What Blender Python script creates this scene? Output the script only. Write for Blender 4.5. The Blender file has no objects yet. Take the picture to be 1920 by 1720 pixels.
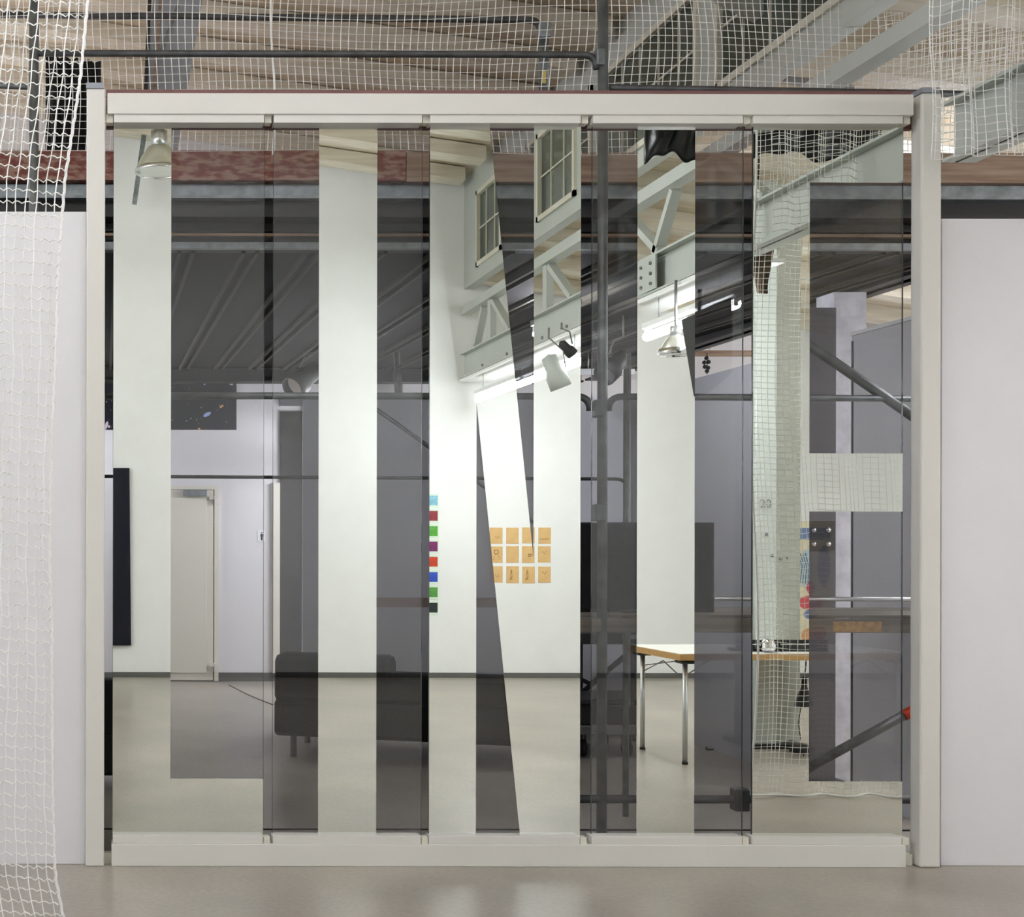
import bpy, math, random
from mathutils import Vector, Matrix
random.seed(7)
scn = bpy.context.scene
COL = scn.collection

# ------------------------------------------------------------------ camera, world, exposure
F = 2449.0            # focal length in pixels of the 1920 px frame
PX, PY = 200.0, 1008.0  # foot of the view axis (shift lens)
CY, CZ = -6.0, 1.5    # camera stands at (0, -6, 1.5) and looks along +Y
cam = bpy.data.cameras.new('camera')
camo = bpy.data.objects.new('camera', cam); COL.objects.link(camo)
cam.sensor_width = 36.0; cam.lens = F / 1920 * 36.0
cam.shift_x = (960 - PX) / 1920; cam.shift_y = (PY - 860) / 1920
cam.clip_start = 0.05; cam.clip_end = 200
camo.matrix_world = Matrix.Translation((0, CY, CZ)) @ Matrix.Rotation(math.radians(90), 4, 'X') @ Matrix.Rotation(math.radians(0.10), 4, 'Z')
scn.camera = camo
w = bpy.data.worlds.new('world'); scn.world = w; w.use_nodes = True
w.node_tree.nodes['Background'].inputs[0].default_value = (0.9, 0.93, 1.0, 1)
w.node_tree.nodes['Background'].inputs[1].default_value = 0.4
scn.view_settings.view_transform = 'Standard'
scn.view_settings.look = 'None'
scn.view_settings.gamma = 1.0
scn.view_settings.use_curve_mapping = False
scn.view_settings.exposure = 1.75
TUBE = 26.0           # emission of the fluorescent tubes
scn.cycles.max_bounces = 10
scn.cycles.transparent_max_bounces = 24
scn.cycles.caustics_reflective = False
scn.cycles.sample_clamp_indirect = 4.0

def W(px, py, Y):     # a point seen directly, at depth Y
    Z = Y - CY
    return Vector(((px - PX) * Z / F, Y, CZ - (py - PY) * Z / F))
def M(px, py, Y):     # a point seen in the mirrors, standing at Y (negative)
    Z = -CY - Y
    return Vector(((px - PX) * Z / F, Y, CZ - (py - PY) * Z / F))

# ------------------------------------------------------------------ materials
def lin(c):
    return tuple(((v/255)/12.92 if v/255 <= .04045 else ((v/255+.055)/1.055)**2.4) for v in c) + (1,)
def mat(name, rgb, rough=.6, metal=0, var=.0, scale=6, rgb2=None, bump=0, stretch=(1,1,1), spec=.5, detail=4, lo=.35, hi=.65):
    m = bpy.data.materials.new(name); m.use_nodes = True
    nt = m.node_tree; b = nt.nodes['Principled BSDF']
    b.inputs['Base Color'].default_value = lin(rgb); b.inputs['Roughness'].default_value = rough
    b.inputs['Metallic'].default_value = metal; b.inputs['Specular IOR Level'].default_value = spec
    if var or rgb2 or bump:
        tc = nt.nodes.new('ShaderNodeTexCoord'); mp = nt.nodes.new('ShaderNodeMapping')
        mp.inputs['Scale'].default_value = stretch
        n = nt.nodes.new('ShaderNodeTexNoise'); n.inputs['Scale'].default_value = scale; n.inputs['Detail'].default_value = detail
        nt.links.new(tc.outputs['Object'], mp.inputs[0]); nt.links.new(mp.outputs[0], n.inputs['Vector'])
        r = nt.nodes.new('ShaderNodeValToRGB')
        a = lin(rgb); c2 = lin(rgb2) if rgb2 else tuple(v*(1-var) for v in a[:3]) + (1,)
        r.color_ramp.elements[0].position = lo; r.color_ramp.elements[1].position = hi
        r.color_ramp.elements[0].color = c2; r.color_ramp.elements[1].color = a
        nt.links.new(n.outputs['Fac'], r.inputs[0]); nt.links.new(r.outputs[0], b.inputs['Base Color'])
        if bump:
            bp = nt.nodes.new('ShaderNodeBump'); bp.inputs['Strength'].default_value = bump; bp.inputs['Distance'].default_value = .01
            nt.links.new(n.outputs['Fac'], bp.inputs['Height']); nt.links.new(bp.outputs[0], b.inputs['Normal'])
    return m
def emit(name, rgb, s):
    m = bpy.data.materials.new(name); m.use_nodes = True; nt = m.node_tree; nt.nodes.clear()
    e = nt.nodes.new('ShaderNodeEmission'); e.inputs[0].default_value = rgb + (1,); e.inputs[1].default_value = s
    o = nt.nodes.new('ShaderNodeOutputMaterial'); nt.links.new(e.outputs[0], o.inputs[0]); return m
def glassmat(name, tint, refl):
    m = bpy.data.materials.new(name); m.use_nodes = True; nt = m.node_tree; nt.nodes.clear()
    t = nt.nodes.new('ShaderNodeBsdfTransparent'); t.inputs[0].default_value = tint
    g = nt.nodes.new('ShaderNodeBsdfGlossy'); g.inputs['Roughness'].default_value = 0; g.inputs[0].default_value = (1,1,1,1)
    x = nt.nodes.new('ShaderNodeMixShader'); x.inputs[0].default_value = refl
    o = nt.nodes.new('ShaderNodeOutputMaterial')
    nt.links.new(t.outputs[0], x.inputs[1]); nt.links.new(g.outputs[0], x.inputs[2]); nt.links.new(x.outputs[0], o.inputs[0]); return m
def floor_material():
    m = bpy.data.materials.new('polished screed'); m.use_nodes = True; nt = m.node_tree; b = nt.nodes['Principled BSDF']
    tc = nt.nodes.new('ShaderNodeTexCoord')
    n1 = nt.nodes.new('ShaderNodeTexNoise'); n1.inputs['Scale'].default_value = 1.3; n1.inputs['Detail'].default_value = 6
    n2 = nt.nodes.new('ShaderNodeTexNoise'); n2.inputs['Scale'].default_value = 40; n2.inputs['Detail'].default_value = 5
    nt.links.new(tc.outputs['Object'], n1.inputs['Vector']); nt.links.new(tc.outputs['Object'], n2.inputs['Vector'])
    r = nt.nodes.new('ShaderNodeValToRGB'); r.color_ramp.elements[0].position = .3; r.color_ramp.elements[1].position = .72
    r.color_ramp.elements[0].color = lin((146,139,128)); r.color_ramp.elements[1].color = lin((176,169,157))
    nt.links.new(n1.outputs['Fac'], r.inputs[0])
    mx = nt.nodes.new('ShaderNodeMixRGB'); mx.blend_type = 'MULTIPLY'; mx.inputs[0].default_value = .35
    r2 = nt.nodes.new('ShaderNodeValToRGB'); r2.color_ramp.elements[0].position = .3; r2.color_ramp.elements[0].color = (.6,.58,.55,1); r2.color_ramp.elements[1].position = .6
    nt.links.new(n2.outputs['Fac'], r2.inputs[0]); nt.links.new(r.outputs[0], mx.inputs[1]); nt.links.new(r2.outputs[0], mx.inputs[2])
    nt.links.new(mx.outputs[0], b.inputs['Base Color'])
    rr = nt.nodes.new('ShaderNodeMapRange'); rr.inputs['To Min'].default_value = .24; rr.inputs['To Max'].default_value = .42
    nt.links.new(n1.outputs['Fac'], rr.inputs['Value']); nt.links.new(rr.outputs[0], b.inputs['Roughness'])
    bp = nt.nodes.new('ShaderNodeBump'); bp.inputs['Strength'].default_value = .08; bp.inputs['Distance'].default_value = .004
    nt.links.new(n2.outputs['Fac'], bp.inputs['Height']); nt.links.new(bp.outputs[0], b.inputs['Normal'])
    return m

m_floor = floor_material()
m_white = mat('white wall paint', (243,244,243), .75, var=.03, scale=3, bump=.05)
m_panel = mat('lilac white wall paint', (224,222,223), .8, var=.02, scale=4, bump=.04)
m_cream = mat('cream lacquered aluminium', (219,216,208), .45, var=.02, scale=2)
m_creamd = mat('beige door paint', (222,218,203), .5, var=.02, scale=2)
m_mirror = mat('mirror foil', (244,247,240), 0.0, 1)
m_glass = glassmat('clear glass', (.96,.96,.965,1), .043)
m_gedge = mat('dark glass edge', (60,66,64), .2)
m_maroon = mat('maroon board', (120,82,78), .6, var=.2, scale=8)
m_wood = mat('roof boards', (212,200,178), .65, rgb2=(190,176,150), scale=3, stretch=(.4,6,6), bump=.1)
m_woodw = mat('white washed rafters', (226,219,202), .6, rgb2=(206,197,178), scale=3, stretch=(.4,6,6), bump=.1)
m_redwood = mat('worn red timber', (152,122,106), .8, rgb2=(116,62,54), scale=16, stretch=(.8,1,2.2), bump=.2, detail=14, lo=.44, hi=.58)
m_rawwood = mat('raw timber', (160,138,118), .8, rgb2=(122,98,80), scale=6, stretch=(.3,3,5), bump=.2, detail=6)
m_galv = mat('galvanised steel', (150,156,158), .45, .5, rgb2=(118,124,126), scale=14, detail=6)
m_pipe = mat('grey scaffold tube', (118,122,122), .45, .55, rgb2=(92,96,96), scale=12)
m_pipeb = mat('dark scaffold tube', (84,84,84), .5, .4, rgb2=(64,64,64), scale=12)
m_steel = mat('grey painted steel', (190,195,189), .5, var=.04, scale=3)
m_steelb = mat('blue grey steel', (150,154,160), .5, var=.08, scale=3)
m_black = mat('black cloth', (24,24,26), .9, var=.3, scale=30, bump=.2)
m_blackp = mat('black plastic', (16,16,17), .4, var=.2, scale=20)
m_plastic = mat('black plastic sheeting', (17,20,22), .3, var=.5, scale=5, bump=1.0)
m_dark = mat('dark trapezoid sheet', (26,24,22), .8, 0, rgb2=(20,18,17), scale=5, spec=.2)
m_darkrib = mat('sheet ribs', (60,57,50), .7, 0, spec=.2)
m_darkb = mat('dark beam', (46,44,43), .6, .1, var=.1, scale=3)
m_grey = mat('grey partition cloth', (180,180,183), .9, var=.04, scale=3)
m_greyd = mat('dark grey partition', (104,102,104), .9, var=.05, scale=3)
m_lav = mat('lavender white board', (244,244,250), .6, var=.02, scale=2)
m_sofa = mat('charcoal sofa cloth', (17,17,19), .95, var=.25, scale=60, bump=.2)
m_navy = mat('navy gloss sheet', (8,12,34), .15, rgb2=(4,5,18), scale=6, stretch=(3,1,1))
m_net = mat('white netting cord', (240,239,234), .8)
m_rope = mat('white rope', (244,242,238), .8, var=.1, scale=200)
m_tube = emit('fluorescent tube', (.95,.985,1.05), TUBE*1.05)
m_alu = mat('brushed aluminium', (205,207,208), .3, .9)
m_chrome = mat('chrome', (230,230,232), .12, 1)
m_refl = mat('lamp reflector', (222,224,218), .25, .85)
m_beech = mat('beech edge', (206,164,104), .5, rgb2=(190,146,86), scale=8, stretch=(.5,4,8))
m_tabletop = mat('white table top', (232,230,224), .4)
m_paper = mat('white paper', (240,244,236), .9)
m_tan = mat('tan paper', (226,190,132), .9, rgb2=(214,174,116), scale=8)
m_ink = mat('brown pencil', (120,84,44), .9)
m_mid = mat('middle grey metal', (120,120,118), .5, .3)
m_winglass = mat('night window glass', (84,94,86), .12, rgb2=(44,54,46), scale=2.5, spec=.8)
m_winframe = mat('cream window frame', (214,212,196), .5)
m_red = mat('red paint', (214,70,44), .5)
m_base = mat('dark skirting', (96,96,92), .6)
m_plank = mat('deck planks', (132,124,112), .8, rgb2=(100,94,86), scale=5, stretch=(.3,4,8), detail=6)
m_cable = mat('black cable', (20,20,20), .6)

# ------------------------------------------------------------------ mesh builder
class MB:
    def __init__(s): s.v=[]; s.f=[]; s.mi=[]; s.sm=[]
    def add(s, vs, fs, m=0, smooth=False):
        o=len(s.v); s.v += [tuple(v) for v in vs]
        for f in fs: s.f.append([i+o for i in f]); s.mi.append(m); s.sm.append(smooth)
        return s
    def box(s, a, b, m=0, R=None):
        x0,y0,z0=a; x1,y1,z1=b
        vs=[Vector(p) for p in ((x0,y0,z0),(x1,y0,z0),(x1,y1,z0),(x0,y1,z0),(x0,y0,z1),(x1,y0,z1),(x1,y1,z1),(x0,y1,z1))]
        if R is not None: vs=[R@v for v in vs]
        return s.add(vs,[(0,3,2,1),(4,5,6,7),(0,1,5,4),(1,2,6,5),(2,3,7,6),(3,0,4,7)],m)
    def bar(s, p, q, wd, h, m=0, up=(0,0,1)):   # rectangular bar from p to q
        p=Vector(p); q=Vector(q); d=(q-p).normalized(); u=Vector(up)
        if abs(d.dot(u))>.99: u=Vector((1,0,0))
        a=d.cross(u).normalized()*wd/2; b=a.cross(d).normalized()*h/2
        vs=[p-a-b,p+a-b,p+a+b,p-a+b,q-a-b,q+a-b,q+a+b,q-a+b]
        return s.add(vs,[(0,3,2,1),(4,5,6,7),(0,1,5,4),(1,2,6,5),(2,3,7,6),(3,0,4,7)],m)
    def tube(s, pts, r, n=10, m=0, caps=True, smooth=True):
        pts=[Vector(p) for p in pts]; vs=[]; fs=[]; k=len(pts); ref=None
        for i,p in enumerate(pts):
            d=(pts[min(i+1,k-1)]-pts[max(i-1,0)]).normalized()
            if ref is None:
                ref=Vector((0,0,1)) if abs(d.z)<.9 else Vector((1,0,0))
            a=d.cross(ref)
            if a.length<1e-5: a=d.cross(Vector((.3,.8,.5)))
            a.normalize(); b=d.cross(a).normalized(); ref=-b if False else ref
            rr=r[i] if isinstance(r,(list,tuple)) else r
            for j in range(n):
                t=2*math.pi*j/n; vs.append(p+a*math.cos(t)*rr+b*math.sin(t)*rr)
        for i in range(k-1):
            for j in range(n):
                j2=(j+1)%n; fs.append((i*n+j,i*n+j2,(i+1)*n+j2,(i+1)*n+j))
        s.add(vs,fs,m,smooth)
        if caps:
            o=len(s.v)-len(vs)
            s.f.append([o+j for j in range(n)][::-1]); s.mi.append(m); s.sm.append(False)
            s.f.append([o+(k-1)*n+j for j in range(n)]); s.mi.append(m); s.sm.append(False)
        return s
    def prism(s, poly, ext, m=0):     # poly: 3-D points, ext: vector
        e=Vector(ext); n=len(poly); vs=[Vector(p) for p in poly]; vs+= [p+e for p in vs]
        fs=[list(range(n))[::-1],[n+i for i in range(n)]]+[(i,(i+1)%n,n+(i+1)%n,n+i) for i in range(n)]
        return s.add(vs,fs,m)
    def lathe(s, prof, c, axis='Z', n=28, m=0, R=None):
        vs=[];fs=[];c=Vector(c)
        for (r,h) in prof:
            for j in range(n):
                t=2*math.pi*j/n; v=Vector((r*math.cos(t),r*math.sin(t),h))
                if R is not None: v=R@v
                vs.append(c+v)
        for i in range(len(prof)-1):
            for j in range(n): fs.append((i*n+j,i*n+(j+1)%n,(i+1)*n+(j+1)%n,(i+1)*n+j))
        return s.add(vs,fs,m,True)
    def obj(s, name, mats, parent=None, bevel=0, origin=None):
        me=bpy.data.meshes.new(name)
        o=bpy.data.objects.new(name,me)
        off=Vector((0,0,0))
        if parent is not None: off=parent.location
        elif origin is not None: off=Vector(origin); o.location=off
        me.from_pydata([tuple(Vector(v)-off) for v in s.v],[],s.f)
        for mm in (mats if isinstance(mats,(list,tuple)) else [mats]): me.materials.append(mm)
        for p,mi,sm in zip(me.polygons,s.mi,s.sm): p.material_index=mi; p.use_smooth=sm
        me.update(); COL.objects.link(o)
        if parent is not None: o.parent=parent
        if bevel:
            b=o.modifiers.new('bevel','BEVEL'); b.width=bevel; b.segments=2; b.limit_method='ANGLE'
        return o
def part(name, mb, mats, parent, bevel=0):
    """part of a thing; parent may itself be a part (sub-part)"""
    if parent.parent is not None:
        o = mb.obj(name, mats, None, bevel)
        o.data.transform(Matrix.Translation(-parent.parent.location)); o.parent = parent
        return o
    return mb.obj(name, mats, parent, bevel)
def thing(name, label, cat, loc=(0,0,0), group=None):
    o=bpy.data.objects.new(name,None); COL.objects.link(o); o.location=loc; o.empty_display_size=.1
    o['label']=label; o['category']=cat
    if group: o['group']=group
    return o
def tag(o,label,cat,group=None,kind=None):
    o['label']=label; o['category']=cat
    if group: o['group']=group
    if kind: o['kind']=kind
    return o
def struct(name, mb, mats, label=None, bevel=0):
    o=mb.obj(name,mats,None,bevel); o['kind']='structure'
    if label: o['label']=label
    return o
def arc(c, a, b, n=6):  # quarter bend from direction points a->c->b
    c=Vector(c);a=Vector(a);b=Vector(b)
    return [(a*(1-t)**2+c*2*t*(1-t)+b*t*t) for t in [i/n for i in range(n+1)]]

# ------------------------------------------------------------------ the hall
XL, XR = -5.2, 9.0
YF, YB = -8.02, 7.65
XT = 3.83                                    # plane of the long girder and its clerestory
def nave(x): return 5.9-.14*x
def aisle(x): return 4.36-.14*(x-XT)
struct('floor', MB().box((XL,YF,-.1),(XR,YB,0)), m_floor, 'polished grey screed floor')
struct('wall_front', MB().box((XL,YF-.15,0),(XR,YF,6.6)), m_white, 'white exhibition wall seen in the mirrors')
struct('wall_back', MB().box((XL,YB,0),(XR,YB+.15,6.6)), m_panel, 'white wall at the far end behind the glass')
struct('wall_left', MB().box((XL-.15,YF,0),(XL,YB,6.7)), m_white)
struct('wall_right', MB().box((XR,YF,0),(XR+.15,YB,4.2)), m_white)
def slab(x0,x1,fz,y0,y1,t,mb): return mb.prism([(x0,y0,fz(x0)),(x1,y0,fz(x1)),(x1,y0,fz(x1)+t),(x0,y0,fz(x0)+t)],(0,y1-y0,0))
struct('ceiling', slab(XL,XT+.1,nave,YF,YB,.08,MB()), m_wood, 'cream boarded roof over the main hall')
struct('ceiling_aisle', slab(XT+.1,XR,aisle,YF,YB,.08,MB()), m_wood, 'cream boarded roof over the side aisle')
struct('baseboard_front', MB().box((XL,YF,0),(XR,YF+.02,.055)), m_base)
struct('baseboard_back', MB().box((XL,YB-.02,0),(XR,YB,.09)), m_base)
# rafters
for k,y in enumerate([-7.85,-7.1,-6.35,-5.6]+[2.9,3.65,4.4,5.15,5.9,6.65,7.35]):
    o=MB().prism([(XL+.05,y,nave(XL)-.13),(XT-.1,y,nave(XT)-.13),(XT-.1,y,nave(XT)),(XL+.05,y,nave(XL))],(0,.24,0)).obj('wooden_rafter',m_woodw,origin=(0,y,0))
    if y<0: tag(o,'broad cream roof rafter above the white wall seen in the mirrors','rafter','rafters over the white wall')
    else: tag(o,'broad cream roof rafter of the main hall high behind the netting','rafter','rafters behind the netting')
for k in range(17):
    y=-7.9+k*.93
    o=MB().prism([(XT+.14,y,aisle(XT+.14)-.14),(XR-.02,y,aisle(XR)-.14),(XR-.02,y,aisle(XR)),(XT+.14,y,aisle(XT+.14))],(0,.2,0)).obj('wooden_rafter',m_woodw,origin=(0,y,0))
    tag(o,'cream rafter of the low side aisle roof seen through the girder','rafter','rafters of the side aisle')
# clerestory wall above the girder with its night-dark windows
wins=[(-7.5,-6.65),(-5.6,-4.66),(-3.6,-2.7),(.6,2.2),(2.45,4.05),(4.3,5.9)]
mb=MB(); zs0,zs1=4.30,5.08
def cw(y0,y1,z0,z1): mb.box((XT,y0,z0),(XT+.1,y1,z1))
cw(YF,YB,4.17,zs0); cw(YF,YB,zs1,5.4)
ys=[YF]+[v for a in wins for v in a]+[YB]
for i in range(0,len(ys),2): cw(ys[i],ys[i+1],zs0,zs1)
struct('wall_clerestory', mb, m_steel, 'grey white wall above the long girder')
for n,(a,b) in enumerate(wins):
    fr=MB(); t=.045; x0,x1=XT-.025,XT+.06
    fr.box((x0,a,zs0),(x1,a+t,zs1)).box((x0,b-t,zs0),(x1,b,zs1)).box((x0,a,zs0),(x1,b,zs0+t)).box((x0,a,zs1-t),(x1,b,zs1))
    k=3 if b-a<1.2 else 5
    mu=MB()
    for i in range(1,k): yy=a+(b-a)*i/k; mu.box((XT,yy-.006,zs0),(XT+.03,yy+.006,zs1))
    mu.box((XT,a,(zs0+zs1)/2-.007),(XT+.03,b,(zs0+zs1)/2+.007))
    r=struct('window_%d'%(n+1), fr, m_winframe, 'cream framed dark window above the long girder')
    part('window_bars', mu, m_winframe, r); part('pane', MB().box((XT+.012,a,zs0),(XT+.02,b,zs1)), m_winglass, r)
    for c in r.children: c.data.transform(Matrix.Identity(4))

# ------------------------------------------------------------------ long girder with truss
gd=thing('roof_girder','long pale grey steel girder with open truss running over the frame top right','girder',(XT,-4,3.2))
b=MB()
b.box((XT-.006,YF+.05,3.2),(XT+.006,-.1,3.47)).box((XT-.06,YF+.05,3.2),(XT+.09,-.1,3.215)).box((XT-.06,YF+.05,3.455),(XT+.09,-.1,3.47))
part('web_beam', b, m_steel, gd)
part('top_chord', MB().box((XT-.05,YF+.05,3.88),(XT+.06,YB-.05,3.97)), m_steel, gd)
part('soffit_plate', MB().box((XT-.06,YF+.05,3.17),(XT+.27,-1.9,3.195)), m_white, gd)
def zY(z): return -CY - z
for Zv in (13.0,11.35,9.65,8.2):
    y=-CY-Zv
    part('truss_post', MB().box((XT-.03,y-.05,3.47),(XT+.03,y+.05,3.87)), m_steel, gd)
    part('truss_diagonal', MB().bar((XT,y+.08,3.85),(XT,y+.62,3.48),.05,.07,up=(1,0,0)), m_steel, gd)
for Zv in (13.45,9.0):
    y=-CY-Zv
    part('truss_diagonal', MB().bar((XT,y-.1,3.48),(XT,y+.2,3.85),.05,.07,up=(1,0,0)), m_steel, gd)
p=MB().box((XT-.075,-3.25,3.22),(XT-.062,-2.95,3.45))
part('splice_plate', p, m_steel, gd)
for y in (-3.18,-3.02):
    for z in (3.26,3.33,3.4): part('bolt', MB().lathe([(0,.012),(.012,.012),(.012,0)],(XT-.075,y,z),R=Matrix.Rotation(-math.pi/2,3,'Y'),n=8), m_mid, gd)
for Zv in (13.1,12.3,11.3,10.7,10.3):
    part('bolt', MB().lathe([(0,.014),(.014,.014),(.014,0)],(XT-.06,-CY-Zv,3.235),R=Matrix.Rotation(-math.pi/2,3,'Y'),n=8), m_mid, gd)
for y in (1.4,3.6,5.6):
    part('truss_post', MB().box((XT-.03,y-.05,3.6 if y>1.2 else 3.47),(XT+.03,y+.05,3.87)), m_steel, gd)
# heavy roof struts on the right, behind the net
s1=MB().bar(W(1350,-25,1.6),W(1545,75,1.9),.11,.13)
tag(s1.obj('roof_strut',m_steel,origin=W(1450,30,1.7)),'pale diagonal steel strut running down to the knot at the top right','strut')
s2=MB().bar(W(1560,60,2.0),W(1380,175,2.4),.16,.1)
tag(s2.obj('roof_strut',m_steelb,origin=W(1470,120,2.2)),'grey steel strut descending leftwards below the pale diagonal one','strut')
g=MB().prism([W(1470,150,1.95),W(1525,60,1.95),W(1590,20,1.95),W(1612,70,1.95),W(1600,170,1.95)],(0,.04,0))
tag(g.obj('gusset_plate',m_steelb,origin=W(1560,100,1.95)),'grey steel gusset plate where the roof struts meet','plate')
# steel frame leg on the left behind the net
mb=MB(); 
def flange(x0t,x1t,x0b,x1b,Y,t): mb.prism([W(x0t,-60,Y),W(x1t,-60,Y),W(x1b,278,Y),W(x0b,278,Y)],(0,t,0))
flange(290,388,262,332,3.0,.03); flange(330,345,294,300,2.82,.18); flange(290,388,262,332,2.8,.02)
_c=tag(mb.obj('steel_column',m_steelb,origin=W(310,278,3.0)),'tilted blue grey steel column behind the net above the left panel','column')
part('web_slot', MB().prism([W(277,-40,2.79),W(284,-40,2.79),W(271,270,2.79),W(264,270,2.79)],(0,.01,0)), m_darkb, _c)
part('rust_stripe', MB().prism([W(296,0,2.79),W(302,0,2.79),W(286,230,2.79),W(280,230,2.79)],(0,.01,0)), m_rawwood, _c)
part('stiffener', MB().bar(W(332,10,2.78),W(300,95,2.78),.01,.02), m_mid, _c)
# black cloth panel at upper left
mb=MB(); n=16
pts=[]
for i in range(n+1):
    px=84+(188-84)*i/n; pts.append(W(px,103+14*i/n,2.4)+Vector((0,.03*math.sin(i*1.9),0)))
for i in range(n):
    a,b2=pts[i],pts[i+1]; d=Vector((0,0,-1)); l=1.13
    mb.add([a,b2,b2+d*l,a+d*l,a+Vector((0,.02,0)),b2+Vector((0,.02,0)),b2+d*l+Vector((0,.02,0)),a+d*l+Vector((0,.02,0))],[(0,1,2,3),(4,7,6,5),(0,4,5,1),(3,2,6,7)],0,False)
tag(mb.obj('black_curtain',m_black,origin=W(136,280,2.4)),'black cloth hung on the mezzanine at the upper left behind the net','curtain')

# ------------------------------------------------------------------ mezzanine behind the frame
YM=1.0; XM=4.95
m1=MB().box((XL,YM,W(0,338,YM).z),(W(760,0,YM).x,YM+.09,W(0,281,YM).z))
tag(m1.obj('timber_beam',m_redwood,bevel=.004),'worn red painted timber along the mezzanine edge on the left','beam')
m1=MB().box((W(760,0,YM).x+.003,YM,W(0,340,YM).z),(XR-2,YM+.09,W(0,284,YM).z))
tag(m1.obj('timber_beam',m_rawwood,bevel=.004),'brown raw timber along the mezzanine edge on the right','beam')
z=lambda py,Y=YM: W(0,py,Y).z
mb=MB().box((XL,YM+.05,z(370)),(XR-2,YM+.2,z(341))).box((XL,YM+.0,z(371)),(XR-2,YM+.2,z(366)))
tag(mb.obj('steel_channel',m_galv),'galvanised steel channel under the timber mezzanine edge','beam')
mb=MB().box((XL,YM+.06,z(402)),(XR-2,YM+.10,z(371))).box((XL,YM-.02,z(408)),(XR-2,YM+.12,z(402)))
mb.box((XL,YM+.14,z(448)),(XM,YM+.19,z(402))).box((XL,YM+.1,z(455)),(XM,YM+.25,z(446))).box((XL,YM+.1,z(425)),(XM,YM+.2,z(419)))
_e=tag(mb.obj('edge_beam',m_darkb),'dark steel edge beam under the galvanised channel','beam')
part('timber_strip', MB().box((XL,YM+.06,z(437)),(XM,YM+.099,z(432))), m_rawwood, _e)
part('steel_strip', MB().box((XL,YM+.06,z(461)),(XM,YM+.099,z(449))), m_galv, _e)
zn,zf=z(452),3.24
def mz(y): return zn+(zf-zn)*(y-YM)/(YB-YM)
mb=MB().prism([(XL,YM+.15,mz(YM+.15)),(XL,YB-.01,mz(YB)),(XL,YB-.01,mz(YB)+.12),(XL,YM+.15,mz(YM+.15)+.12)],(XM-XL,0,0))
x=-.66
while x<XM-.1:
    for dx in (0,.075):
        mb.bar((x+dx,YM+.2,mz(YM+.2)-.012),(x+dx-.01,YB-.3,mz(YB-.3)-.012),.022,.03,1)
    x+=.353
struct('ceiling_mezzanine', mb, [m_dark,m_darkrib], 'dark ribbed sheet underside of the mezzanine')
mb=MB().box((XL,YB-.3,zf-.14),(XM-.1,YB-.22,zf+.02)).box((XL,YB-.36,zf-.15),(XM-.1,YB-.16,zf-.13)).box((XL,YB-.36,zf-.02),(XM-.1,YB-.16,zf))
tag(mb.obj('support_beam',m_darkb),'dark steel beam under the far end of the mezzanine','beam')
# side edge beam running away on the right
zb=CZ+.3225*XM
mb=MB().box((XM-.03,YM+.3,zb),(XM+.03,YB-.4,zb+.3)).box((XM-.1,YM+.3,zb),(XM+.1,YB-.4,zb+.02)).box((XM-.1,YM+.3,zb+.28),(XM+.1,YB-.4,zb+.3))
mb.box((XM-.75,YM+.3,zb+.05),(XM-.7,YB-.4,zb+.2))
tag(mb.obj('side_beam',m_darkb),'dark steel beam along the right side of the mezzanine running away','beam')
mb=MB().box((XL,YM+.1,z(341)),(XM,YB-.02,z(330)))
struct('floor_mezzanine', mb, m_rawwood)
# posts that carry it
for px,lab in ((1900,'dark steel post carrying the right end of the mezzanine'),):
    pass

# ------------------------------------------------------------------ far side: poster, doors, sign
Yw=YB-.012
def flat(a,b,Y,t=.006): # rectangle by pixels
    p=W(a[0],a[1],Y); q=W(b[0],b[1],Y); return (p.x,Y,q.z),(q.x,Y+t,p.z)
mb=MB().box(*flat((120,694),(443,806),Yw,.01))
mats_g=[mat('night blue print',(24,25,34),.4), mat('lilac glow',(205,190,205),.6), mat('blue glow',(150,175,225),.6), mat('orange glow',(220,160,90),.6), mat('faint star',(150,150,160),.6)]
def disc(mb,c,rx,rz,ang,m,n=14):
    vs=[]; 
    for j in range(n):
        t=2*math.pi*j/n; u=rx*math.cos(t); v=rz*math.sin(t)
        vs.append((c.x+u*math.cos(ang)-v*math.sin(ang),c.y,c.z+u*math.sin(ang)+v*math.cos(ang)))
    mb.add(vs,[list(range(n))],m)
def star(px,py,rx,rz,ang,m): disc(mb,W(px,py,Yw-.002),rx*13.6/F,rz*13.6/F,ang,m)
for a in ((424,702,3.5,9,.1,1),(432,717,4,6,.7,1),(388,777,8,3.5,.5,2),(415,762,4.5,2,.7,3),(365,702,2.5,2.5,0,1),(409,705,2.5,3,0,1),(383,719,2,3,0,2),(373,806-2,2.5,2,0,3),(199,798,3,8,-.3,1),(204,800,2,3,0,1)): star(*a)
rs=random.Random(3)
for i in range(70): star(125+rs.random()*312,696+rs.random()*106,rs.choice((.6,.8,1.2)),rs.choice((.6,.8,1.2)),0,rs.choice((4,4,4,1,2,3)))
tag(mb.obj('space_poster',mats_g,origin=W(300,806,Yw)),'dark poster of stars and galaxies on the far wall beside the mezzanine beam','poster')
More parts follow.
